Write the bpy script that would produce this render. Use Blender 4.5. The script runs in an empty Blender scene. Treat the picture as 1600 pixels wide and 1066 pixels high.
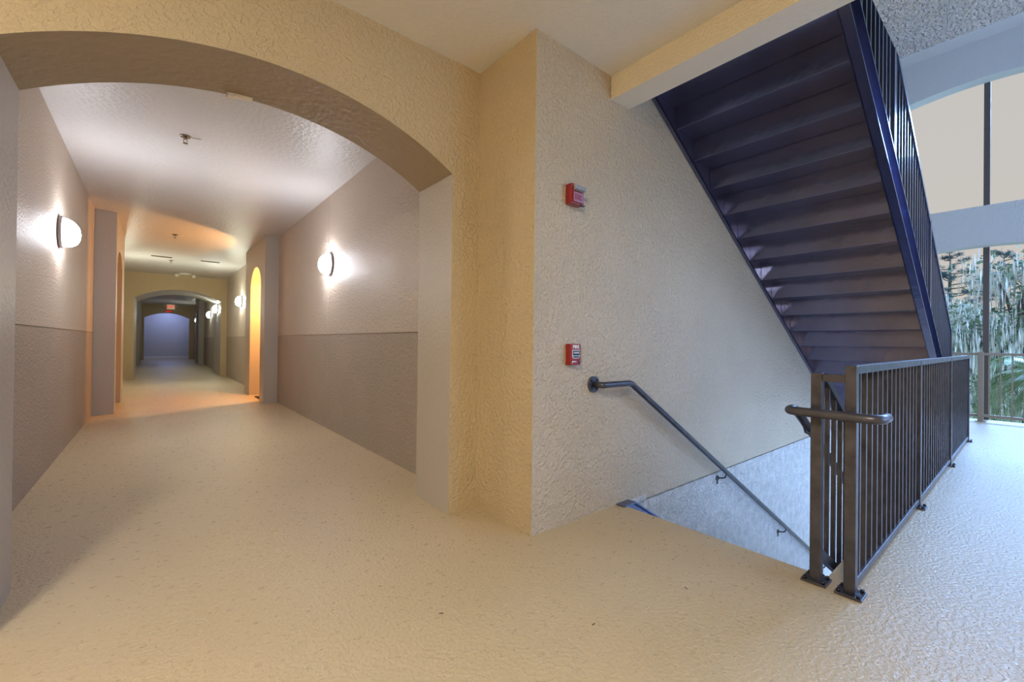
import bpy, bmesh, math, random
from mathutils import Vector, Matrix
random.seed(7)
PI = math.pi
S = bpy.context.scene
COL = S.collection

# ------------------------------------------------------------------ camera
yaw, pit, rol = math.radians(39.52948), math.radians(0.28593), math.radians(0.67510)
fw = Vector((math.sin(yaw)*math.cos(pit), math.cos(yaw)*math.cos(pit), math.sin(pit)))
rr = Vector((math.cos(yaw), -math.sin(yaw), 0)); uu = rr.cross(fw)
r2 = math.cos(rol)*rr + math.sin(rol)*uu
u2 = -math.sin(rol)*rr + math.cos(rol)*uu
cd = bpy.data.cameras.new('camera'); cam = bpy.data.objects.new('camera', cd); COL.objects.link(cam)
cd.sensor_width = 36; cd.lens = 676.32/1600*36; cd.clip_start = .05; cd.clip_end = 300
m3 = Matrix((r2, u2, -fw)).transposed()
cam.matrix_world = Matrix.Translation((0, 0, 1.15)) @ m3.to_4x4()
S.camera = cam

# ------------------------------------------------------------------ colour management
S.view_settings.view_transform = 'Standard'; S.view_settings.look = 'None'
S.view_settings.gamma = 1; S.view_settings.exposure = 0.0
S.view_settings.use_curve_mapping = False

# ------------------------------------------------------------------ sky
def lin(c):
    return tuple((v/12.92 if v <= .04045 else ((v+.055)/1.055)**2.4) for v in [x/255 for x in c]) + (1,)
SIDE_SKY_BOOST = (2.2, 3.4, 6.0, 1)
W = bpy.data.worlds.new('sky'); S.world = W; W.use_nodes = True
nt = W.node_tree; nt.nodes.clear()
out = nt.nodes.new('ShaderNodeOutputWorld'); bg = nt.nodes.new('ShaderNodeBackground')
tc = nt.nodes.new('ShaderNodeTexCoord'); sx = nt.nodes.new('ShaderNodeSeparateXYZ'); cr = nt.nodes.new('ShaderNodeValToRGB')
nt.links.new(tc.outputs['Generated'], sx.inputs[0]); nt.links.new(sx.outputs['Z'], cr.inputs[0])
mr = nt.nodes.new('ShaderNodeMapRange'); mr.interpolation_type = 'SMOOTHSTEP'      # unseen side sky, made brighter and bluer to light slab and stairs
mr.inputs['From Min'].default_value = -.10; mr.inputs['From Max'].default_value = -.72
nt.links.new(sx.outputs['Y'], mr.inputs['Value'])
mxc = nt.nodes.new('ShaderNodeMix'); mxc.data_type = 'RGBA'; mxc.inputs[7].default_value = SIDE_SKY_BOOST
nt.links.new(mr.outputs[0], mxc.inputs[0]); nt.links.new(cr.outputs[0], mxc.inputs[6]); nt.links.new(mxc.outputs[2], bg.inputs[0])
nt.links.new(bg.outputs[0], out.inputs[0])
e = cr.color_ramp.elements
e[0].position = 0.0; e[0].color = (.60, .565, .52, 1)
e[1].position = 1.0; e[1].color = (.36, .55, 1.0, 1)
a = e.new(.40); a.color = (.57, .545, .52, 1)
a = e.new(.52); a.color = (.42, .60, 1.0, 1)
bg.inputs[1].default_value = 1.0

def lamp(kind, name, loc, energy, color, rot=None, **kw):
    d = bpy.data.lights.new(name, kind); d.energy = energy; d.color = color
    for k, v in kw.items(): setattr(d, k, v)
    o = bpy.data.objects.new(name, d); o.location = loc
    if rot is not None: o.rotation_euler = Vector(rot).to_track_quat('-Z', 'Y').to_euler()
    COL.objects.link(o); return o
# bright blue daylight that falls through the open front of the building
lamp('SUN', 'daylight', (20, -6, 12), 4.9, (.26, .50, 1.0), rot=(-.86, .10, -.50), angle=math.radians(24))
lamp('SUN', 'daylight_side', (8, -20, 12), .8, (.34, .56, 1.0), rot=(-.30, .75, -.60), angle=math.radians(50))

# ------------------------------------------------------------------ materials
def mat(name, color, rough=.5, metal=0, spec=.5, bumps=(), mottle=None, coat=0, rough_var=None, emit=None, estr=0):
    m = bpy.data.materials.new(name); m.use_nodes = True
    nt = m.node_tree; b = nt.nodes['Principled BSDF']
    b.inputs['Base Color'].default_value = lin(color); b.inputs['Roughness'].default_value = rough
    b.inputs['Metallic'].default_value = metal; b.inputs['Specular IOR Level'].default_value = spec
    b.inputs['Coat Weight'].default_value = coat
    if emit: b.inputs['Emission Color'].default_value = lin(emit); b.inputs['Emission Strength'].default_value = estr
    geo = nt.nodes.new('ShaderNodeNewGeometry')
    if mottle:
        sc, amt = mottle
        n = nt.nodes.new('ShaderNodeTexNoise'); n.inputs['Scale'].default_value = sc; n.inputs['Detail'].default_value = 5
        nt.links.new(geo.outputs['Position'], n.inputs['Vector'])
        r = nt.nodes.new('ShaderNodeValToRGB')
        r.color_ramp.elements[0].position = .3; r.color_ramp.elements[1].position = .7
        c = lin(color)
        r.color_ramp.elements[0].color = tuple(v*(1-amt) for v in c[:3]) + (1,)
        r.color_ramp.elements[1].color = tuple(min(1, v*(1+amt)) for v in c[:3]) + (1,)
        nt.links.new(n.outputs[0], r.inputs[0]); nt.links.new(r.outputs[0], b.inputs['Base Color'])
    prev = None
    for (sc, dist, lo, hi, stretch) in bumps:
        n = nt.nodes.new('ShaderNodeTexNoise'); n.inputs['Scale'].default_value = sc; n.inputs['Detail'].default_value = 3
        mp = nt.nodes.new('ShaderNodeMapping'); mp.inputs['Scale'].default_value = stretch
        nt.links.new(geo.outputs['Position'], mp.inputs[0]); nt.links.new(mp.outputs[0], n.inputs['Vector'])
        r = nt.nodes.new('ShaderNodeMapRange'); r.inputs['From Min'].default_value = lo; r.inputs['From Max'].default_value = hi
        r.interpolation_type = 'SMOOTHSTEP'
        nt.links.new(n.outputs[0], r.inputs['Value'])
        bp = nt.nodes.new('ShaderNodeBump'); bp.inputs['Strength'].default_value = 1; bp.inputs['Distance'].default_value = dist
        nt.links.new(r.outputs[0], bp.inputs['Height'])
        if prev: nt.links.new(prev.outputs[0], bp.inputs['Normal'])
        prev = bp
        if rough_var and rough_var[0] == sc:
            rv = nt.nodes.new('ShaderNodeMapRange'); rv.inputs['To Min'].default_value = rough_var[1]; rv.inputs['To Max'].default_value = rough_var[2]
            nt.links.new(r.outputs[0], rv.inputs['Value']); nt.links.new(rv.outputs[0], b.inputs['Roughness'])
    if prev: nt.links.new(prev.outputs[0], b.inputs['Normal'])
    return m
ONE = (1, 1, 1)
STUC = ((48, .0042, .35, .65, ONE), (150, .0014, .3, .7, ONE))
M = {}
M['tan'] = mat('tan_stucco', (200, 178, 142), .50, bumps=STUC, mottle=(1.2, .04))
M['alarm'] = mat('beige_stucco', (202, 184, 158), .48, bumps=((36, .0055, .38, .62, ONE), (120, .002, .3, .7, ONE)), mottle=(1.5, .05))
M['alarm_low'] = mat('beige_stucco_low_daylit', (232, 228, 222), .45, bumps=((34, .013, .4, .6, ONE), (110, .004, .3, .7, ONE)), mottle=(11, .16))  # same beige wall, colour lightened to stand in for daylight below the joint
M['cream'] = mat('pale_corridor_stucco', (200, 184, 168), .54, bumps=STUC, mottle=(1.2, .03))
M['taupe'] = mat('taupe_corridor_stucco', (176, 160, 144), .56, bumps=((44, .006, .36, .64, ONE), (140, .002, .3, .7, ONE)), mottle=(2, .04))
M['trim'] = mat('smooth_taupe_paint', (182, 172, 160), .42, bumps=((40, .0012, .3, .7, ONE),))
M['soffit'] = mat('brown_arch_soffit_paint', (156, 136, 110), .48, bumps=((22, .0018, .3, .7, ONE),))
M['beam'] = mat('cream_beam_paint', (230, 214, 184), .55, bumps=((60, .0035, .35, .65, ONE),))
M['ceil'] = mat('ceiling_paint', (228, 222, 214), .48, bumps=((30, .0015, .35, .65, ONE),))
M['ceil_c'] = mat('corridor_ceiling_paint', (204, 200, 198), .42, bumps=((26, .0022, .35, .65, ONE),))
M['slab'] = mat('rough_slab_stucco_daylit', (226, 234, 242), .7, bumps=((38, .008, .38, .62, (1, 1.5, 1)), (70, .005, .3, .7, ONE)))  # blue daylight on the ceiling is put into this pale blue base colour
M['ext'] = mat('facade_stucco', (204, 202, 198), .6, bumps=((60, .003, .35, .65, ONE),))
M['floor'] = mat('floor_coating', (197, 177, 144), .42, bumps=((22, .00004, .605, .645, (1, 1.7, 1)), (58, .0014, .40, .62, ONE), (170, .0003, .3, .7, ONE)), mottle=(1.0, .04), rough_var=(22, .40, .27))
M['black'] = mat('dark_bronze_paint', (86, 85, 94), .34, metal=.6, bumps=((9, .0012, .3, .7, ONE),), mottle=(14, .25))
M['steel'] = mat('stair_steel_paint', (112, 116, 150), .22, metal=.85, bumps=((3.5, .0025, .3, .7, ONE),), mottle=(3, .12), coat=.2)
M['guard'] = mat('stair_guard_paint_daylit', (70, 74, 92), .32, coat=.3)  # dark guard paint, tinted blue in place of the daylight on it
M['bolt'] = mat('bolt_metal', (60, 58, 58), .35, metal=.8)
M['bronze'] = mat('tan_rail_paint', (150, 136, 120), .4)
M['mullion'] = mat('mullion_paint', (92, 82, 78), .45)
M['red'] = mat('alarm_red_plastic', (142, 24, 20), .3, coat=.3)
M['white'] = mat('white_print', (235, 232, 225), .4)
M['inkblue'] = mat('dark_label', (30, 44, 58), .35)
M['clear'] = mat('strobe_lens', (168, 174, 184), .12, spec=.8, bumps=((120, .004, .3, .7, ONE),))
M['chrome'] = mat('sprinkler_metal', (150, 140, 130), .25, metal=1)
M['plastic'] = mat('white_plastic', (222, 216, 200), .4)
M['grille'] = mat('grey_slot', (110, 100, 88), .5)
M['fixbase'] = mat('sconce_base_paint', (150, 140, 145), .45)
M['mat_rub'] = mat('doormat_rubber', (48, 34, 26), .9, bumps=((80, .003, .3, .7, ONE),))
M['bark'] = mat('bark', (96, 84, 72), .9, bumps=((14, .02, .3, .7, (1, 1, .3)),))
M['moss'] = mat('pale_hanging_moss', (206, 208, 196), .8, mottle=(2.5, .25))
M['leafg'] = mat('green_leaves', (112, 134, 104), .6, mottle=(1.5, .35))
M['needle'] = mat('pine_needles', (62, 88, 92), .7, mottle=(2, .3))
M['palm'] = mat('palm_leaf', (116, 142, 92), .45, mottle=(1.5, .35))
M['lawn'] = mat('lawn', (150, 176, 116), .9, mottle=(.3, .25), bumps=((6, .05, .3, .7, ONE),))
M['path'] = mat('mulch_bed', (196, 176, 160), .9, mottle=(3, .3))
M['debris'] = mat('floor_debris', (84, 66, 46), .8)
def glow(name, col, st):
    m = bpy.data.materials.new(name); m.use_nodes = True; nt = m.node_tree; nt.nodes.clear()
    o = nt.nodes.new('ShaderNodeOutputMaterial'); em = nt.nodes.new('ShaderNodeEmission')
    em.inputs[0].default_value = lin(col); em.inputs[1].default_value = st
    nt.links.new(em.outputs[0], o.inputs[0]); return m
M['glow'] = glow('sconce_glass', (244, 246, 255), 98)
M['glow_far'] = glow('sconce_glass_far', (240, 248, 226), 115)
M['glow_dim'] = glow('sconce_glass_dim', (236, 246, 232), 42)
M['glow_warm'] = glow('sconce_glass_warm', (255, 176, 84), 5)
M['glow_ceiling'] = glow('ceiling_lamp_glass', (255, 250, 230), 180)
M['glow_blue'] = glow('blue_lamp_glass', (186, 200, 255), 14)
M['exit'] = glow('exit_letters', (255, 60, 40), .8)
M['exit_panel'] = mat('exit_panel', (236, 226, 196), .5, emit=(236, 220, 180), estr=.35)

# ------------------------------------------------------------------ helpers
def box(bm, x0, y0, z0, x1, y1, z1, mi=0):
    vs = [bm.verts.new(p) for p in ((x0,y0,z0),(x1,y0,z0),(x1,y1,z0),(x0,y1,z0),(x0,y0,z1),(x1,y0,z1),(x1,y1,z1),(x0,y1,z1))]
    for f in ((0,3,2,1),(4,5,6,7),(0,1,5,4),(1,2,6,5),(2,3,7,6),(3,0,4,7)):
        bm.faces.new([vs[i] for i in f]).material_index = mi
def prism(bm, poly, a0, a1, axis, mi=0):
    """poly in the two remaining axes, extruded along axis from a0 to a1"""
    def P(u, v, a):
        return {0: (a, u, v), 1: (u, a, v), 2: (u, v, a)}[axis]
    A = [bm.verts.new(P(u, v, a0)) for u, v in poly]; B = [bm.verts.new(P(u, v, a1)) for u, v in poly]
    n = len(poly)
    fs = [bm.faces.new(A), bm.faces.new(B[::-1])]
    side = [bm.faces.new((A[i], B[i], B[(i+1) % n], A[(i+1) % n])) for i in range(n)]
    for f in fs + side: f.material_index = mi
    return fs, side
def frame_at(t):
    t = t.normalized(); u = Vector((0, 0, 1)) if abs(t.z) < .95 else Vector((1, 0, 0))
    s = t.cross(u).normalized(); return s, s.cross(t).normalized()
def tube(bm, pts, r, n=12, mi=0, cap=True, radii=None):
    pts = [Vector(p) for p in pts]; rings = []
    for i, p in enumerate(pts):
        if i == 0: t = pts[1]-p
        elif i == len(pts)-1: t = p-pts[i-1]
        else: t = (p-pts[i-1]).normalized() + (pts[i+1]-p).normalized()
        s, u = frame_at(t); ra = radii[i] if radii else r
        rings.append([bm.verts.new(p + s*ra*math.cos(2*PI*k/n) + u*ra*math.sin(2*PI*k/n)) for k in range(n)])
    for a, b in zip(rings, rings[1:]):
        for k in range(n):
            f = bm.faces.new((a[k], a[(k+1) % n], b[(k+1) % n], b[k])); f.smooth = True; f.material_index = mi
    if cap:
        bm.faces.new(rings[0][::-1]).material_index = mi; bm.faces.new(rings[-1]).material_index = mi
def cyl(bm, c, axis, r, h, n=20, mi=0, r1=None):
    c = Vector(c); ax = Vector(axis).normalized()
    tube(bm, [c, c+ax*h], r, n, mi, True, [r, r1 if r1 is not None else r])
def bar(bm, p, q, w, h, mi=0):
    """rectangular bar from p to q: w = horizontal width, h = height across"""
    p, q = Vector(p), Vector(q); s, u = frame_at(q-p); vs = []
    for e in (p, q):
        vs.append([bm.verts.new(e + s*a*w/2 + u*b*h/2) for a, b in ((-1,-1),(1,-1),(1,1),(-1,1))])
    A, B = vs
    for k in range(4): bm.faces.new((A[k], A[(k+1) % 4], B[(k+1) % 4], B[k])).material_index = mi
    bm.faces.new(A[::-1]).material_index = mi; bm.faces.new(B).material_index = mi
def obj(name, bm, m, parent=None, bevel=0):
    if bevel:
        bmesh.ops.bevel(bm, geom=list(bm.edges), offset=bevel, segments=2, affect='EDGES', profile=.5, clamp_overlap=True)
    bmesh.ops.recalc_face_normals(bm, faces=bm.faces)
    me = bpy.data.meshes.new(name); bm.to_mesh(me); bm.free()
    for x in (m if isinstance(m, (list, tuple)) else [m]): me.materials.append(M[x])
    o = bpy.data.objects.new(name, me); COL.objects.link(o)
    if parent:
        o.parent = parent; o.matrix_parent_inverse = Matrix.Identity(4)
        # children are modelled in world space when the parent has an offset
        if parent.get('_ws'): o.location = -Vector(parent.location)
    return o
def BM(): return bmesh.new()
def struct(name, bm, m):
    o = obj(name, bm, m); o['kind'] = 'structure'; return o
def tag(o, label, cat, group=None):
    o['label'] = label; o['category'] = cat
    if group: o['group'] = group
    return o
def thing(name, label, cat, loc=(0, 0, 0), rotz=0, group=None):
    o = bpy.data.objects.new(name, None); COL.objects.link(o); o.empty_display_size = .1
    o.location = loc; o.rotation_euler = (0, 0, rotz)
    return tag(o, label, cat, group)
def dup(root, loc, rotz, label, group=None):
    r = root.copy(); COL.objects.link(r); r.location = loc; r.rotation_euler = (0, 0, rotz); r['label'] = label
    if group: r['group'] = group
    for ch in list(root.children):
        c = ch.copy(); COL.objects.link(c); c.parent = r
        for g in ch.children:
            d = g.copy(); COL.objects.link(d); d.parent = c
    return r
def arc(y0, y1, zs, rise, n=32):
    h = (y1-y0)/2; R = (h*h+rise*rise)/(2*rise); c = (y0+y1)/2
    return [(c - h + 2*h*i/n, zs + rise - R + math.sqrt(max(0, R*R-(-h+2*h*i/n)**2))) for i in range(n+1)]
def ellarc(y0, y1, zs, rise, n=24):
    h = (y1-y0)/2; c = (y0+y1)/2
    return [(c - h*math.cos(PI*i/n), zs + rise*math.sin(PI*i/n)) for i in range(n+1)]
def arch_wall(bm, u0, u1, z0, z1, o0, o1, curve, a0, a1, axis, mi_face=0, mi_in=1, oz=None):
    """wall with an arched opening; intrados and jambs get mi_in"""
    oz = z0 if oz is None else oz
    if oz == z0:
        poly = [(u0, z0), (u0, z1), (u1, z1), (u1, z0), (o1, z0)] + curve[::-1] + [(o0, z0)]
        fs, side = prism(bm, poly, a0, a1, axis, mi_face)
        n = len(poly)
        for i in range(4, n-1): side[i].material_index = mi_in
    else:
        # opening with a sill at oz
        poly = [(u0, oz), (u0, z1), (u1, z1), (u1, oz), (o1, oz)] + curve[::-1] + [(o0, oz)]
        fs, side = prism(bm, poly, a0, a1, axis, mi_face)
        for i in range(4, len(poly)-1): side[i].material_index = mi_in
def text_mesh(name, body, size, depth, m, parent, mw):
    c = bpy.data.curves.new(name+'_curve', 'FONT'); c.body = body; c.size = size; c.extrude = depth; c.align_x = 'CENTER'; c.align_y = 'CENTER'
    c.offset = size*.03
    t = bpy.data.objects.new(name+'_src', c); COL.objects.link(t)
    bpy.context.view_layer.update()
    me = bpy.data.meshes.new_from_object(t); bpy.data.objects.remove(t)
    me.name = name; me.materials.clear(); me.materials.append(M[m])
    o = bpy.data.objects.new(name, me); COL.objects.link(o); o.parent = parent; o.matrix_local = mw
    return o

# ================================================================== SETTING
XR, XL = 1.76, -.71         # corridor side walls
ZC, ZL = 3.07, 3.035        # corridor / lobby ceilings
YA = 1.91                   # wall with the alarm
# floor with the stair well left out (x 2.6..7.9, y .66..1.91)
bm = BM()
box(bm, -3.2, -4.2, -.25, 2.60, 2.0, 0); box(bm, 2.60, -4.2, -.25, 10.4, .66, 0); box(bm, 7.95, .66, -.25, 10.4, 2.0, 0)
box(bm, -3.2, 2.0, -.25, 3.8, 35.2, 0)
struct('floor', bm, 'floor')
bm = BM(); box(bm, 7.75, .0, -4, 10.4, 2.0, -3.5); box(bm, 2.0, .0, -3.55, 7.75, 2.0, -3.5)
struct('floor_lower', bm, 'floor')
# stair wall, split by the control joint at floor height
bm = BM()
box(bm, 1.75, YA, 0, 2.93, 2.48, ZL+.01)
box(bm, 2.93, YA, -.034, 10.40, 2.48, 6.4); box(bm, 1.75, YA, ZL+.01, 2.93, 2.48, 6.4)
box(bm, 2.94, YA+.03, -.052, 10.40, 2.45, -.032)
struct('wall_stair', bm, 'alarm')
bm = BM(); box(bm, 2.60, YA, -3.5, 10.40, 2.48, -.046); box(bm, 2.60, YA, -.05, 2.93, 2.48, 0)
struct('wall_stair_lower', bm, 'alarm_low')
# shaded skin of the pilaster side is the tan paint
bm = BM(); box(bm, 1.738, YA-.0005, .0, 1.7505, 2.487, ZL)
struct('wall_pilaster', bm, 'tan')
# first arch
bm = BM()
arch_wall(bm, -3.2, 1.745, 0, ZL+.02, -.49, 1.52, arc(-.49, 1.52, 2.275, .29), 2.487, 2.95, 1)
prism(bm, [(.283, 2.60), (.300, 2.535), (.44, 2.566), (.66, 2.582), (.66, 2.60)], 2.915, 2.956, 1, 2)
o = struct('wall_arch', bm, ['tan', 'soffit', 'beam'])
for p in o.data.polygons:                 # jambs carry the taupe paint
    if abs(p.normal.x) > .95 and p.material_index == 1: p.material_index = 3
o.data.materials.append(M['trim'])
# corridor walls: pale upper field, taupe wainscot, real recessed joints
def corridor_wall(name, x, side, y0, y1, joint=None):
    bm = BM(); t = .2*side
    X = lambda a: x + a*side
    def b(y0, y1, z0, z1, mi, off=0.0):
        xa, xb = sorted((X(off), X(.2))); box(bm, xa, y0, z0, xb, y1, z1, mi)
    cuts = [y0] + ([joint] if joint else []) + [y1]
    for i in range(len(cuts)-1):
        ya = cuts[i] + (.004 if i else 0); yb = cuts[i+1] - (.004 if i < len(cuts)-2 else 0)
        b(ya, yb, 0, 1.228, 1); b(ya, yb, 1.240, ZC+.05, 0)
    b(y0, y1, 1.226, 1.242, 2, .012)
    if joint: b(joint-.006, joint+.006, 0, ZC, 2, .008)
    struct(name, bm, ['cream', 'taupe', 'soffit'])
corridor_wall('wall_right', XR, 1, 2.95, 8.95, 5.97)
corridor_wall('wall_left', XL, -1, 2.95, 8.95)
corridor_wall('wall_right_middle', XR, 1, 11.1, 16.4)
corridor_wall('wall_left_middle', XL, -1, 11.1, 16.4)
corridor_wall('wall_right_far', XR, 1, 18.4, 24.6)
corridor_wall('wall_left_far', XL, -1, 18.4, 24.6)
corridor_wall('wall_right_end', XR, 1, 26.8, 33.9)
corridor_wall('wall_left_end', XL, -1, 26.8, 33.9)
# projecting blocks with narrow arched doorways and the passages behind them
def block(name, s, xf, y0, y1, d0, d1, depth):
    """s=+1 right, -1 left; xf inner face"""
    bm = BM(); xa = xf; xw = xf + .45*s; xb = xf + depth*s
    lo, hi = sorted((xa, xw))
    arch_wall(bm, y0, y1, 0, ZC+.02, d0, d1, ellarc(d0, d1, 2.2, .40), lo, hi, 0, 0, 0)
    a, b = sorted((xw, xb))
    box(bm, a, d0-.15, 0, b, d0, 2.9); box(bm, a, d1, 0, b, d1+.15, 2.9)
    e0, e1 = sorted((xb, xb+.1*s)); box(bm, e0, d0-.15, 0, e1, d1+.15, 2.9)
    a2, b2 = sorted((xw, xb+.1*s)); box(bm, a2, d0-.15, 2.8, b2, d1+.15, 2.95)
    return struct(name, bm, 'trim')
block('wall_block_right', 1, 1.535, 8.96, 11.1, 9.35, 10.48, 2.0)
block('wall_block_left', -1, -.465, 8.92, 11.1, 9.15, 10.48, 1.6)
block('wall_block_right_far', 1, 1.56, 24.6, 26.8, 25.0, 26.1, 1.2)
block('wall_block_left_far', -1, -.50, 24.6, 26.8, 25.0, 26.1, 1.2)
bm = BM(); arch_wall(bm, -.95, 2.0, 0, ZC+.05, -.46, 1.60, arc(-.46, 1.60, 2.34, .29), 16.4, 18.4, 1)
struct('wall_arch_middle', bm, ['tan', 'trim'])
bm = BM(); arch_wall(bm, -.95, 2.0, 0, ZC+.05, -.46, 1.52, arc(-.46, 1.52, 2.33, .29), 31.0, 31.4, 1)
struct('wall_arch_far', bm, ['tan', 'trim'])
bm = BM(); box(bm, -1.0, 33.9, 0, 2.0, 34.1, ZC+.05)
struct('wall_end', bm, 'ceil_c')
bm = BM(); box(bm, -.71, 33.87, 0, 1.76, 33.90, .10)
struct('baseboard_end', bm, 'white')
# ceilings
bm = BM(); box(bm, -.95, 2.95, ZC, 2.0, 34.1, 3.28)
struct('ceiling_corridor', bm, 'ceil_c')
bm = BM(); box(bm, -3.2, -4.2, ZL, 2.46, 2.7, 3.28)
struct('ceiling', bm, 'ceil')
bm = BM(); box(bm, 2.64, -4.2, 3.03, 3.715, .572, 3.28)
struct('ceiling_slab', bm, 'slab')
bm = BM(); box(bm, 2.45, -4.2, 2.868, 2.652, YA-.002, 3.30, 0)
o = struct('trim_beam', bm, ['beam', 'ceil'])
for p in o.data.polygons:
    if p.normal.z < -.9: p.material_index = 1  # underside takes the lighter ceiling colour in place of bounced light
bm = BM(); box(bm, -3.2, -4.2, 6.10, 10.4, 2.48, 6.35)
struct('ceiling_upper', bm, 'ext')
# unseen sides of the lobby
bm = BM(); box(bm, -3.2, -4.2, 0, -3.0, 2.487, 6.3); box(bm, -3.2, 2.3, 3.28, 1.75, 2.48, 6.3)
struct('wall_west', bm, 'tan')
bm = BM(); box(bm, -3.0, -4.2, 0, 2.64, -4.0, 6.3)
struct('wall_south', bm, 'tan')
# facade: two storeys of shallow arches
def facade(name, along, a0, a1, modules):
    bm = BM(); ends = [modules[0][0]]
    ax = 0 if along == 'y' else 1
    for zb, zt, spring in ((0, 3.43, 2.60), (3.43, 6.12, 5.285)):
        for (m0, m1, o0, o1) in modules:
            arch_wall(bm, m0, m1, zb, zt, o0, o1, arc(o0, o1, spring, .20), a0, a1, ax, 0, 0)
    return struct(name, bm, 'ext')
facade('wall_facade', 'y', 10.15, 10.40, [(-.98, 2.48, -.85, 1.909), (-4.05, -.981, -3.92, -1.16)])
facade('wall_facade_side', 'x', -4.2, -4.0, [(2.64, 6.40, 2.9, 6.2), (6.401, 10.40, 6.6, 9.9)])
# edge lip of the stair well
bm = BM(); box(bm, 2.60, .645, -.30, 7.95, .66, -.002)
struct('trim_well', bm, 'floor')

# ================================================================== UPPER STAIR FLIGHT
RUN, RISE = .29, .1735
CX, CZ = 3.245, 2.905       # corner line of the pans (under side)
st = thing('steel_staircase', 'dark painted steel stair flight with balustrade rising over the stairwell, seen from below', 'staircase', (8.0, 1.3, 0)); st['_ws'] = 1
YI, YO = 1.872, .725        # inner and outer web faces
for k in range(-1, 16):
    x0, z0 = CX + RUN*k, CZ - RISE*k        # corner k ; tread from x0 to x0+RUN at z0, riser at x0 from z0 up
    bm = BM()
    box(bm, x0, YO+.004, z0, x0+RUN+.012, YI, z0+.035)                 # pan tread
    obj('tread', bm, 'steel', st, .0015)
    bm = BM()
    x1, z1 = x0+RUN, z0-RISE
    box(bm, x1-.004, YO+.004, z1-.010, x1+.004, YI, z0-.0005)          # riser below the nosing of this tread
    obj('riser', bm, 'steel', st, .003)
SL = RISE/RUN
def zl(x): return CZ - SL*(x-CX)            # pan corner line
def stringer(parent, yweb, yout, x0, x1, zf, h=.27, fl=.012):
    """channel: web at yweb, flanges reaching to yout; zf(x) bottom line"""
    bm = BM(); y0, y1 = sorted((yweb, yweb + .008*(1 if yout > yweb else -1)))
    prism(bm, [(x0, zf(x0)), (x1, zf(x1)), (x1, zf(x1)+h), (x0, zf(x0)+h)], y0, y1, 1)
    a, b = sorted((yweb, yout))
    prism(bm, [(x0, zf(x0)), (x1, zf(x1)), (x1, zf(x1)+fl), (x0, zf(x0)+fl)], a, b, 1)
    prism(bm, [(x0, zf(x0)+h-fl), (x1, zf(x1)+h-fl), (x1, zf(x1)+h), (x0, zf(x0)+h)], a, b, 1)
    return obj('stringer', bm, 'steel', parent)
stringer(st, YI, 1.905, 2.66, 7.95, lambda x: zl(x)-.03)
stringer(st, YO, .665, 2.66, 7.95, lambda x: zl(x)-.03)
# clip angles under the ends of the pans
for k in range(-1, 9):
    x0, z0 = CX + RUN*k, CZ - RISE*k
    bm = BM(); box(bm, x0+.05, YI-.035, z0-.004, x0+RUN-.01, YI-.001, z0)
    obj('clip_angle', bm, 'steel', st)

def guard(parent, p0, p1, y, post_x, zbot, ztop, spacing=.117, m='black', w=.04, post_w=.045, zpost0=None, top_h=.04):
    """guard in an x-z plane; zbot(x), ztop(x) lines; posts at post_x"""
    bm = BM(); bar(bm, (p0, y, ztop(p0)-top_h/2), (p1, y, ztop(p1)-top_h/2), w, top_h); obj('top_rail', bm, m, parent, .002)
    bm = BM(); bar(bm, (p0, y, zbot(p0)+.02), (p1, y, zbot(p1)+.02), w*.85, .036); obj('bottom_rail', bm, m, parent, .002)
    for px in post_x:
        bm = BM(); zb = zpost0(px) if zpost0 else zbot(px)
        box(bm, px-post_w/2, y-post_w/2, zb, px+post_w/2, y+post_w/2, ztop(px)-.002)
        obj('post', bm, m, parent, .003)
    xs = sorted(set([p0] + list(post_x) + [p1]))
    for a, b in zip(xs, xs[1:]):
        n = max(1, round((b-a)/spacing))
        for i in range(1, n):
            x = a + (b-a)*i/n; bm = BM()
            box(bm, x-.010, y-.010, zbot(x)+.036, x+.010, y+.010, ztop(x)-top_h+.006); obj('baluster', bm, m, parent)
zn = lambda x: zl(x) + .035 + SL*RUN*.0
guard(st, 2.95, 7.68, .692, [4.20, 5.95, 7.66], lambda x: zl(x)+.262, lambda x: zl(x)+1.135, m='guard', zpost0=lambda x: max(zl(x)+.245, .0))

# ================================================================== LOWER STAIR FLIGHT
ls = thing('steel_staircase', 'dark steel stair flight dropping away below the floor edge', 'staircase', (2.6, 1.3, 0)); ls['_ws'] = 1
for k in range(0, 17):
    x0 = 2.605 + RUN*k; z0 = -RISE*(k+1)
    bm = BM(); box(bm, x0, YO+.02, z0-.035, x0+RUN+.01, YI, z0); obj('tread', bm, 'steel', ls)
    bm = BM(); box(bm, x0, YO+.02, z0+.0005, x0+.006, YI, z0+RISE-.005); obj('riser', bm, 'steel', ls)
bm = BM()
top = lambda x: .010 - SL*(x-2.70)
prism(bm, [(2.60, 0.002), (2.60, -.26), (7.5, top(7.5)-.27), (7.5, top(7.5)), (2.70, .010), (2.60, .010)], YI, YI+.008, 1)
prism(bm, [(2.56, .002), (2.56, .012), (2.70, .012), (7.5, top(7.5)), (7.5, top(7.5)-.012), (2.70, .0)], YI-.03, YA-.003, 1)
obj('stringer', bm, 'steel', ls)
bm = BM()
prism(bm, [(2.605, -.02), (2.605, -.30), (7.5, top(7.5)-.29), (7.5, top(7.5)-.02), (2.70, -.02)], YO+.0, YO+.012, 1)
obj('stringer', bm, 'steel', ls)

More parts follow.
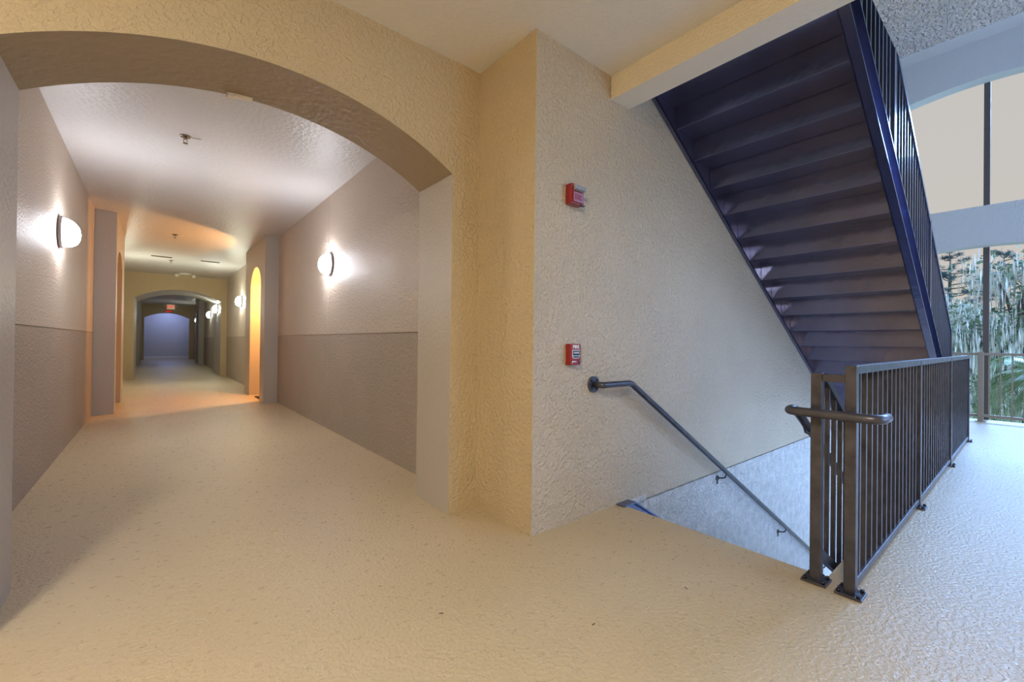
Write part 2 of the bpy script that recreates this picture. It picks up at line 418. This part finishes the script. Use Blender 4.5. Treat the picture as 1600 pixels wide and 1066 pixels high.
# ================================================================== LOOPED GUARD AROUND THE WELL
wg = thing('stairwell_guard', 'long level dark metal guard with vertical balusters beside the stairwell', 'railing', (2.51, .547, 0)); wg['_ws'] = 1
YG = .547
PX = [2.510, 4.26, 6.02, 7.77]
guard(wg, 2.51, 7.77, YG, PX, lambda x: .030, lambda x: 1.065, zpost0=lambda x: .012)
for i, px in enumerate(PX):
    bm = BM(); box(bm, px-.052, YG-.052, .0005, px+.052, YG+.052, .012); o = obj('base_plate', bm, 'black', wg, .002)
    for sx_, sy_ in ((-1, -1), (1, -1), (-1, 1), (1, 1)):
        bm = BM(); cyl(bm, (px+.037*sx_, YG+.037*sy_, .012), (0, 0, 1), .0085, .012, 6)
        b = obj('bolt', bm, 'bolt', o)
# inner post, cross bar and the sloping panel that goes down with the lower flight
ig = thing('stairwell_guard', 'shorter dark post and sloping balustrade going down the lower stair flight', 'railing', (2.52, .685, 0)); ig['_ws'] = 1
bm = BM(); box(bm, 2.497, .662, .012, 2.543, .708, 1.022); obj('post', bm, 'black', ig, .003)
bm = BM(); box(bm, 2.468, .633, .0005, 2.572, .737, .012); bp_ = obj('base_plate', bm, 'black', ig, .002)
for sx_, sy_ in ((-1, -1), (1, -1), (-1, 1), (1, 1)):
    bm = BM(); cyl(bm, (2.52+.037*sx_, .685+.037*sy_, .012), (0, 0, 1), .0085, .012, 6); obj('bolt', bm, 'bolt', bp_)
bm = BM(); box(bm, 2.499, .571, .982, 2.541, .661, 1.018); obj('cross_bar', bm, 'black', ig, .002)
bm = BM(); bar(bm, (2.545, .70, .99), (2.66, .70, .99), .035, .035); bar(bm, (2.66, .70, .995), (7.2, .70, .995-SL*4.54), .035, .038)
obj('top_rail', bm, 'black', ig, .002)
bm = BM(); bar(bm, (2.545, .70, .10), (2.62, .70, .10), .03, .045); bar(bm, (2.62, .70, .10), (7.2, .70, .10-SL*4.58), .03, .045)
obj('bottom_rail', bm, 'black', ig, .002)
for i in range(38):
    x = 2.62 + .117*i; zb = .10 - SL*(x-2.62); zt = .995 - SL*max(0, x-2.66)
    bm = BM(); box(bm, x-.010, .690, zb, x+.010, .710, zt); obj('baluster', bm, 'black', ig)
# looped pipe handrail that starts on the walkway side, wraps both posts and follows the lower flight
def fillet(pts, r, n=8):
    pts = [Vector(p) for p in pts]; out = [pts[0]]
    for a, b, c in zip(pts, pts[1:], pts[2:]):
        d0 = (a-b).normalized(); d1 = (c-b).normalized(); rr_ = min(r, (a-b).length*.45, (c-b).length*.45)
        p0, p1 = b + d0*rr_, b + d1*rr_
        for i in range(n+1):
            t = i/n; out.append(p0*(1-t)**2 + b*2*t*(1-t) + p1*t*t)
    out.append(pts[-1]); return out
hr = thing('handrail', 'looped dark pipe handrail wrapped around the two guard posts at the stair head', 'handrail', (2.42, .6, .83)); hr['_ws'] = 1
bm = BM(); tube(bm, fillet([(2.535, .425, .835), (2.415, .425, .835), (2.415, .785, .835), (2.53, .785, .835), (7.0, .785, .835-SL*4.47)], .055), .0215, 16)
obj('pipe', bm, 'black', hr)
for x in (2.66, 4.2, 5.8):
    bm = BM(); z = .835 - SL*(x-2.53) ; tube(bm, [(x, .785, z-.02), (x, .775, z-.06), (x, .712, z-.08)], .007, 8); obj('bracket', bm, 'black', hr)
# wall handrail
wh = thing('handrail', 'black pipe handrail fixed to the beige wall and running down the stairs', 'handrail', (2.29, 1.9, .88)); wh['_ws'] = 1
bm = BM(); zz = .878
tube(bm, fillet([(2.29, 1.893, zz), (2.29, 1.825, zz), (2.60, 1.825, zz), (7.4, 1.825, zz-SL*4.80)], .03), .0215, 16)
obj('pipe', bm, 'black', wh)
bm = BM(); cyl(bm, (2.29, 1.9095, zz), (0, -1, 0), .055, .012, 28); fl_ = obj('flange', bm, 'black', wh)
for a_ in (45, 135, 225, 315):
    bm = BM(); cyl(bm, (2.29+.039*math.cos(math.radians(a_)), 1.897, zz+.039*math.sin(math.radians(a_))), (0, -1, 0), .007, .005, 8); obj('screw', bm, 'bolt', fl_)
for x in (4.10, 5.62, 7.1):
    z = zz - SL*(x-2.60)
    bm = BM(); tube(bm, fillet([(x, 1.825, z-.018), (x, 1.835, z-.06), (x, 1.90, z-.075)], .02), .007, 8)
    cyl(bm, (x, 1.9095, z-.08), (0, -1, 0), .026, .008, 16); cyl(bm, (x, 1.9095, z-.12), (0, -1, 0), .014, .006, 12)
    obj('bracket', bm, 'black', wh)

# ================================================================== ALARMS
fa = thing('fire_alarm_strobe', 'red fire alarm horn strobe with clear lens high on the wall', 'fire alarm', (2.06, YA, 2.10)); fa['_ws'] = 1
def rbox(bm, *a, b=.004):
    box(bm, *a)
bm = BM(); box(bm, 2.00, YA-.052, 2.035, 2.118, YA-.0005, 2.163); obj('housing', bm, 'red', fa, .007)
bm = BM(); box(bm, 2.012, YA-.060, 2.046, 2.110, YA-.050, 2.112); obj('grille', bm, 'red', fa, .003)
bm = BM(); prism(bm, [(YA-.052, 2.118), (YA-.052, 2.154), (YA-.078, 2.148), (YA-.078, 2.124)], 2.020, 2.114, 0); obj('strobe_lens', bm, 'clear', fa, .004)
bm = BM()
for i in range(5):
    box(bm, 2.03+.013*i, YA-.0625, 2.062, 2.036+.013*i, YA-.0595, 2.098)
obj('louvre', bm, 'red', fa)
bm = BM(); box(bm, 2.085, YA-.0625, 2.030, 2.118, YA-.048, 2.036); obj('latch', bm, 'bolt', fa)
ps = thing('fire_alarm_pull_station', 'red FIRE pull station box with dark label on the wall', 'fire alarm', (2.07, YA, 1.08)); ps['_ws'] = 1
bm = BM(); box(bm, 2.018, YA-.042, 1.014, 2.116, YA-.0005, 1.150); obj('housing', bm, 'red', ps, .004)
bm = BM(); box(bm, 2.022, YA-.0455, 1.018, 2.112, YA-.040, 1.146); obj('face_plate', bm, 'red', ps, .002)
YF = YA-.0457
def facing(x, z, y=YF): return Matrix.Translation((x, y, z)) @ Matrix.Rotation(PI/2, 4, 'X')
def loc(o, mw):                       # local matrix for a parent that only translates
    return Matrix.Translation(-Vector(o.location)) @ mw
text_mesh('lettering', 'FIRE', .030, .0008, 'white', ps, loc(ps, facing(2.067, 1.131) @ Matrix.Scale(1.12, 4, (1, 0, 0))))
bm = BM(); prism(bm, [(2.033, 1.112), (2.101, 1.112), (2.101, 1.068), (2.090, 1.058), (2.044, 1.058), (2.033, 1.068)], YF-.001, YF+.001, 1); obj('label_border', bm, 'white', ps)
bm = BM(); box(bm, 2.037, YF-.004, 1.076, 2.097, YF-.001, 1.108); ph_ = obj('pull_handle', bm, 'inkblue', ps, .001)
bm = BM(); prism(bm, [(2.037, 1.072), (2.097, 1.072), (2.088, 1.062), (2.046, 1.062)], YF-.003, YF-.001, 1); obj('handle_lip', bm, 'inkblue', ps)
bm = BM(); box(bm, 2.043, YF-.0052, 1.096, 2.091, YF-.004, 1.099); box(bm, 2.043, YF-.0052, 1.090, 2.091, YF-.004, 1.093); obj('printed_lines', bm, 'white', ph_)
bm = BM(); prism(bm, [(2.030, 1.026), (2.034, 1.026), (2.038, 1.036), (2.072, 1.034), (2.072, 1.038), (2.034, 1.042)], YF-.001, YF+.001, 1); obj('maker_mark', bm, 'white', ps)
bm = BM(); cyl(bm, (2.099, YF+.001, 1.032), (0, -1, 0), .007, .003, 16); obj('keyhole', bm, 'inkblue', ps)

# ================================================================== SCONCES
def make_sconce(name, label, loc_, rotz, glowm, group):
    t = thing(name, label, 'wall light', loc_, rotz, group)      # local +x points away from the wall
    bm = BM(); n = 32; ry, rz = .135, .150
    rings = []
    for x, s in ((.0015, .90), (.006, 1.0), (.028, 1.0), (.032, .95)):
        rings.append([bm.verts.new((x, ry*s*math.cos(2*PI*k/n), rz*s*math.sin(2*PI*k/n))) for k in range(n)])
    for a, b in zip(rings, rings[1:]):
        for k in range(n): bm.faces.new((a[k], a[(k+1) % n], b[(k+1) % n], b[k])).smooth = True
    bm.faces.new(rings[0]); bm.faces.new(rings[-1])
    obj('base', bm, 'fixbase', t)
    bm = BM(); rings = []; N = 12
    for i in range(N):
        a = PI/2*i/N; x = .033 + .115*math.sin(a); s = math.cos(a)**.85
        rings.append([bm.verts.new((x, .122*s*math.cos(2*PI*k/n), .136*s*math.sin(2*PI*k/n)-.012*math.sin(a))) for k in range(n)])
    tip = bm.verts.new((.148, 0, -.012))
    for a, b in zip(rings, rings[1:]):
        for k in range(n): bm.faces.new((a[k], a[(k+1) % n], b[(k+1) % n], b[k])).smooth = True
    for k in range(n): bm.faces.new((rings[-1][k], rings[-1][(k+1) % n], tip)).smooth = True
    bm.faces.new(rings[0])
    obj('glass_shade', bm, glowm, t)
    return t
G1 = 'sconces along the corridor'
s0 = make_sconce('wall_sconce', 'oval white sconce glowing on the left corridor wall nearest the first arch', (XL, 5.87, 2.15), 0, 'glow', G1)
dup(s0, (XR, 5.87, 2.15), PI, 'oval white sconce on the right corridor wall in front of the narrow arched door', G1)
s1 = make_sconce('wall_sconce', 'small oval sconce on the right wall just beyond the orange lit doorway', (XR, 13.35, 2.17), PI, 'glow_far', G1)
dup(s1, (XL, 13.2, 2.17), 0, 'sconce barely showing past the left orange pier', G1)
s2 = make_sconce('wall_sconce', 'sconce on the thick inner side of the second arch', (1.60, 17.35, 2.17), PI, 'glow_dim', G1)
dup(s2, (XR, 21.6, 2.17), PI, 'sconce just beyond the one inside the second arch', G1)
dup(s2, (XR, 28.2, 2.17), PI, 'most distant sconce on the right wall near the far blue end', G1)
dup(s2, (XL, 20.3, 2.17), 0, 'hidden sconce on the left wall behind the second arch', G1)
make_sconce('wall_sconce', 'warm orange sconce inside the right side passage', (2.05, 9.352, 2.0), PI/2, 'glow_warm', None)
lamp('POINT', 'passage_bulb', (1.93, 9.56, 2.02), 160, (1.0, .47, .14), shadow_soft_size=.03)
lamp('POINT', 'end_bulb', (.6, 32.7, 2.7), 38, (.36, .48, 1.0), shadow_soft_size=.1)

# ceiling lamp of the lobby, behind the viewer
cl = thing('ceiling_lamp', 'round warm ceiling lamp in the lobby behind the viewer', 'ceiling lamp', (-1.5, -.5, ZL)); cl['_ws'] = 1
bm = BM(); cyl(bm, (-1.5, -.5, ZL-.001), (0, 0, -1), .34, .03, 40); obj('base', bm, 'plastic', cl)
bm = BM(); cyl(bm, (-1.5, -.5, ZL-.031), (0, 0, -1), .31, .07, 40, r1=.22); obj('glass_shade', bm, 'glow_ceiling', cl)

# ================================================================== CEILING BITS
def sprinkler(label, x, y, z):
    t = thing('fire_sprinkler', label, 'sprinkler', (x, y, z), 0, 'ceiling sprinklers')
    bm = BM(); cyl(bm, (0, 0, -.0005), (0, 0, -1), .045, .012, 24, r1=.038); obj('escutcheon', bm, 'chrome', t)
    bm = BM(); cyl(bm, (0, 0, -.012), (0, 0, -1), .012, .02, 12)
    tube(bm, [(-.010, 0, -.03), (-.016, 0, -.05), (-.004, 0, -.068)], .003, 6); tube(bm, [(.010, 0, -.03), (.016, 0, -.05), (.004, 0, -.068)], .003, 6)
    obj('frame_arms', bm, 'chrome', t)
    bm = BM(); cyl(bm, (0, 0, -.068), (0, 0, -1), .020, .003, 16); obj('deflector', bm, 'chrome', t)
    return t
sp = sprinkler('small metal sprinkler head on the corridor ceiling just past the first arch', .20, 5.12, ZC)
# paint smear / spring clip beside the first sprinkler
bm = BM(); tube(bm, [(.03, 0, -.006), (.07, -.01, -.010), (.12, -.015, -.004)], .005, 6); obj('clip', bm, 'plastic', sp)
dup(sp, (.26, 10.05, ZC), 0, 'dark sprinkler head in the middle of the orange ceiling glow', 'ceiling sprinklers')
dup(sp, (.28, 13.4, ZC), 0, 'sprinkler head between the two ceiling slots', 'ceiling sprinklers')
dup(sp, (.20, 19.6, ZC), 0, 'sprinkler head seen first through the second arch', 'ceiling sprinklers')
dup(sp, (.20, 22.6, ZC), 0, 'sprinkler head closest in front of the EXIT sign', 'ceiling sprinklers')
for (x, lab) in ((.10, 'left ceiling slot diffuser beyond the orange glow'), (1.03, 'right ceiling slot diffuser beyond the orange glow')):
    t = thing('ceiling_diffuser', lab, 'vent', (x, 12.95, ZC), 0, 'ceiling slot diffusers')
    bm = BM(); box(bm, -.19, -.045, -.012, .19, .045, -.0005); obj('frame', bm, 'grille', t, .002)
    bm = BM(); box(bm, -.175, -.010, -.016, .175, .010, -.0125); obj('slot', bm, 'bolt', t)
t = thing('ceiling_light', 'small twin headed emergency light on the ceiling before the second arch', 'emergency light', (.66, 15.8, ZC))
bm = BM(); cyl(bm, (0, 0, -.0005), (0, 0, -1), .17, .05, 32, r1=.13); obj('housing', bm, 'plastic', t)
for s in (-1, 1):
    bm = BM(); cyl(bm, (.17*s, -.06, -.05), (.45*s, -.8, -.55), .035, .07, 18, r1=.05); obj('lamp_head', bm, 'plastic', t)
    bm = BM(); tube(bm, [(.12*s, -.03, -.04), (.17*s, -.06, -.05)], .012, 8); obj('arm', bm, 'plastic', t)
# exit signs; the second is added in place of a blurred red glow
t = thing('exit_sign', 'lit EXIT sign with two emergency lamp heads hanging in the far corridor', 'exit sign', (.60, 27.6, 2.76))
bm = BM(); box(bm, -.16, -.02, -.115, .16, .02, .115); obj('sign_panel', bm, 'exit_panel', t, .005)
text_mesh('lettering', 'EXIT', .19, .002, 'exit', t, Matrix.Translation((0, -.023, 0)) @ Matrix.Rotation(PI/2, 4, 'X') @ Matrix.Scale(.78, 4, (1, 0, 0)))
for s in (-1, 1):
    bm = BM(); cyl(bm, (.235*s, .02, .06), (0, -1, -.15), .05, .08, 18, r1=.06); obj('lamp_head', bm, 'plastic', t)
    bm = BM(); tube(bm, [(.15*s, 0, .06), (.22*s, 0, .06)], .012, 8); obj('arm', bm, 'plastic', t)
bm = BM(); tube(bm, [(0, 0, .115), (0, 0, .308)], .012, 8); obj('stem', bm, 'plastic', t)
t = thing('exit_sign', 'added small red EXIT sign standing in for a red glow over the farthest arch', 'exit sign', (.58, 30.997, 2.70))
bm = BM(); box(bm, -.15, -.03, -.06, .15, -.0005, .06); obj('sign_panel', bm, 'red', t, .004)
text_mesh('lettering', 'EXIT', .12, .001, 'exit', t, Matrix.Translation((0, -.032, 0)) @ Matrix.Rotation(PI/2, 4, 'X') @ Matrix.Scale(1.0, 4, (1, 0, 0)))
# door mat in the passage
bm = BM(); box(bm, 1.57, 9.42, .0005, 1.98, 10.1, .014); tag(obj('doormat', bm, 'mat_rub', None, .003), 'dark doormat in the foot of the orange lit doorway', 'doormat')

# ================================================================== OUTER RAILINGS AND MULLIONS
def outer_rail(y0, y1, posts, label):
    t = thing('balcony_railing', label, 'railing', (10.08, y0, 0)); t['_ws'] = 1
    x = 10.08
    bm = BM(); box(bm, x-.03, y0, 1.045, x+.03, y1, 1.085); obj('top_rail', bm, 'bronze', t, .003)
    bm = BM(); box(bm, x-.018, y0, .075, x+.018, y1, .115); obj('bottom_rail', bm, 'bronze', t, .002)
    for p in posts:
        bm = BM(); box(bm, x-.035, p-.032, .01, x+.035, p+.032, 1.10); obj('post', bm, 'bronze', t, .003)
        bm = BM(); box(bm, x-.06, p-.06, .0005, x+.06, p+.06, .010); obj('base_plate', bm, 'bronze', t)
    n = int((y1-y0)/.118)
    for i in range(1, n):
        y = y0 + (y1-y0)*i/n
        if any(abs(y-p) < .06 for p in posts): continue
        bm = BM(); box(bm, x-.009, y-.009, .115, x+.009, y+.009, 1.045); obj('baluster', bm, 'bronze', t)
outer_rail(-.84, 1.90, [.56, -.80], 'tan metal railing across the open front at the end of the walkway')
outer_rail(-3.9, -1.18, [-1.20, -2.55], 'tan metal railing in the next bay of the open front')
for y, lab in ((.525, 'slender dark upright running up the open front through both storeys'), (-2.54, 'slender dark upright in the next bay of the open front')):
    bm = BM(); box(bm, 10.42, y-.036, -.25, 10.49, y+.036, 6.1)
    tag(obj('mullion', bm, 'mullion', None, .003), lab, 'mullion')

# ================================================================== OUTSIDE
GZ = -3.6
bm = BM(); box(bm, 10.6, -60, GZ-.2, 110, 70, GZ); o = obj('ground', bm, 'lawn'); o['kind'] = 'structure'
bm = BM(); box(bm, 12, -20, GZ, 17.5, 24, GZ+.06); o = obj('planting_bed', bm, 'path'); o['kind'] = 'structure'
def leaf_strip(bm, p, q, w, side, mi=0):
    p, q = Vector(p), Vector(q); mid = (p+q)/2
    s = Vector(side).normalized()*w
    v = [bm.verts.new(p), bm.verts.new(mid+s), bm.verts.new(q), bm.verts.new(mid-s)]
    bm.faces.new(v).material_index = mi
def moss_tree(x, y, top, width, label, seed, nblob=24, nstr=11000):
    R = random.Random(seed); t = thing('mossy_tree', label, 'tree', (x, y, GZ), 0, None)
    H = top - GZ
    bm = BM(); tube(bm, [(0, 0, 0), (.15, .1, H*.3), (-.1, .2, H*.55), (.1, 0, H*.8)], .25, 10, radii=[.34, .27, .2, .08]); blobs = []
    for i in range(nblob):
        a = R.uniform(0, 2*PI); r = width*math.sqrt(R.random())*.8; h = H*R.uniform(.30, .93)*(1-.18*r/width)
        b = Vector((r*math.cos(a), r*math.sin(a), h)); blobs.append((b, R.uniform(.6, 1.15)))
        s = Vector((0, .1, h*.62)); m_ = (s+b)/2 + Vector((0, 0, .35)); tube(bm, [s, m_, b], .05, 6, radii=[.09, .06, .025])
    obj('trunk', bm, 'bark', t)
    bm = BM(); bg_ = BM()
    for i in range(nstr):
        b, r = blobs[R.randrange(nblob)]
        d = Vector((R.gauss(0, .5), R.gauss(0, .5), R.gauss(0, .38)))*r*1.15; p = b + d
        if R.random() < .60:
            L = R.uniform(.25, 1.0); leaf_strip(bm, p, p + Vector((R.gauss(0, .04), R.gauss(0, .04), -L)), R.uniform(.02, .045), (R.gauss(0, 1), R.gauss(0, 1), 0))
        else:
            dr = Vector((R.gauss(0, 1), R.gauss(0, 1), R.gauss(0, .7))).normalized()
            leaf_strip(bg_, p, p + dr*R.uniform(.14, .34), .07, (R.gauss(0, 1), R.gauss(0, 1), R.gauss(0, 1)))
    obj('hanging_moss', bm, 'moss', t); obj('foliage', bg_, 'leafg', t); return t
def pine(x, y, top, label, seed):
    R = random.Random(seed); t = thing('pine_tree', label, 'tree', (x, y, GZ), 0, None); H = top-GZ
    bm = BM(); tube(bm, [(0, 0, 0), (.1, .1, H*.5), (0, 0, H*.97)], .2, 10, radii=[.3, .2, .04]); tufts = []
    for i in range(46):
        h = H*R.uniform(.38, .99); L = (H-h)*.42 + .7; a = R.uniform(0, 2*PI)
        e_ = Vector((L*math.cos(a), L*math.sin(a), h + .3)); tube(bm, [(0, 0, h), e_*.5 + Vector((0, 0, h*.5-.1)), e_], .03, 5, radii=[.05, .035, .015])
        for k in range(5): tufts.append(Vector((0, 0, h)).lerp(e_, R.uniform(.45, 1.05)) + Vector((0, 0, .05)))
    obj('trunk', bm, 'bark', t); bm = BM()
    for c in tufts:
        for k in range(34):
            d = Vector((R.gauss(0, 1), R.gauss(0, 1), R.gauss(.3, .6))).normalized()
            leaf_strip(bm, c, c + d*R.uniform(.22, .42), .014, (R.gauss(0, 1), R.gauss(0, 1), R.gauss(0, 1)))
    obj('foliage', bm, 'needle', t)
def palm(x, y, top, label, seed, n=26):
    R = random.Random(seed); t = thing('palm_tree', label, 'palm', (x, y, GZ), 0, None); H = top-GZ
    bm = BM(); tube(bm, [(0, 0, 0), (.05, .03, H*.4), (0, 0, H)], .16, 12, radii=[.2, .16, .15]); obj('trunk', bm, 'bark', t)
    for i in range(n):
        a = 2*PI*i*.382; up = R.uniform(-.15, 1.0); L = R.uniform(1.3, 1.9); bm = BM(); pts = []
        for k in range(9):
            s = k/8; rad = L*s*(1-.18*s); z = H + L*(up*s - (1.15)*s*s*.8)
            pts.append(Vector((rad*math.cos(a), rad*math.sin(a), z)))
        tube(bm, pts, .01, 5, radii=[.018-.0015*k for k in range(9)])
        side = Vector((-math.sin(a), math.cos(a), 0))
        for k in range(46):
            s = .14 + .86*k/46; j = min(7, int(s*8)); p = pts[j].lerp(pts[j+1], s*8-j); d = (pts[j+1]-pts[j]).normalized()
            for sg_ in (-1, 1):
                tip = p + side*sg_*.42*math.sin(PI*min(1, s*.9+.1))**.5 + d*.28 + Vector((0, 0, -.16))
                leaf_strip(bm, p, tip, .013, d)
        obj('frond', bm, 'palm', t)
moss_tree(37, 4.3, 5.4, 3.1, 'broad tree hung with pale moss seen left of the dark upright, under the pine top', 3)
moss_tree(27, .3, 5.6, 2.3, 'tall tree hung with pale moss seen right of the dark upright', 5)
moss_tree(31, -8.6, 6.2, 2.8, 'pale mossy tree out of frame right of the others', 8)
moss_tree(30, 12.2, 5.0, 3.0, 'pale mossy tree behind the stairs', 11)
moss_tree(24, -17, 5.6, 3.0, 'pale mossy tree farthest right on the lawn', 14)
pine(49, 4.4, 8.7, 'dark pine standing above the mossy trees left of the upright', 21)
pine(62, 2.0, 10.6, 'dark pine showing between the moss right of the upright', 22)
pine(54, -6.5, 9.8, 'dark pine behind the mossy trees at the right', 23)
palm(15.4, -.35, .55, 'green palm with arching fronds just outside the railing', 31)
palm(16.5, -3.0, .9, 'second green palm outside the next bay', 32)

def shrub(x, y, r, h, label, seed):
    R = random.Random(seed); t = thing('shrub', label, 'shrub', (x, y, GZ), 0, None)
    bm = BM()
    for k in range(7): tube(bm, [(0, 0, 0), (R.gauss(0, r*.3), R.gauss(0, r*.3), h*.4), (R.gauss(0, r*.45), R.gauss(0, r*.45), h*.8)], .04, 5)
    obj('stem', bm, 'bark', t); bm = BM()
    for i in range(3800):
        d = Vector((R.gauss(0, 1), R.gauss(0, 1), R.gauss(0, 1))).normalized()*R.uniform(.55, 1)
        p = Vector((d.x*r, d.y*r, h*.5 + d.z*h*.5)); dr = Vector((R.gauss(0, 1), R.gauss(0, 1), R.gauss(0, 1))).normalized()
        leaf_strip(bm, p, p+dr*R.uniform(.2, .4), .10, (R.gauss(0, 1), R.gauss(0, 1), R.gauss(0, 1)))
    obj('foliage', bm, 'leafg', t)
shrub(72, 12.0, 4.5, 8.0, 'rounded dark green shrub mass far behind the pines, left one', 41)
shrub(72, 2.4, 4.5, 8.6, 'rounded dark green shrub mass far behind the pines, middle one', 42)
shrub(72, -7.2, 4.5, 8.0, 'rounded dark green shrub mass far behind the pines, right one', 43)

# small specks of debris on the coated floor
pos = [(1.40, 1.15), (1.95, 1.05), (.95, 1.6), (1.62, .78), (.42, 2.3), (1.18, 1.45)]
for i, (x, y) in enumerate(pos[:3]):
    bm = BM(); a_ = R0 = i*1.3; d = Vector((math.cos(a_), math.sin(a_), 0))*.009
    tube(bm, [Vector((x, y, .0022))-d, Vector((x, y, .0035)), Vector((x, y, .0022))+d], .0018, 5)
    tag(obj('leaf_bit', bm, 'debris'), ['tiny brown fleck on the floor in front of the stair head', 'tiny brown fleck on the floor near the guard posts', 'tiny brown fleck on the floor before the arch'][i], 'debris')
for o in bpy.data.objects:
    if '_ws' in o: del o['_ws']
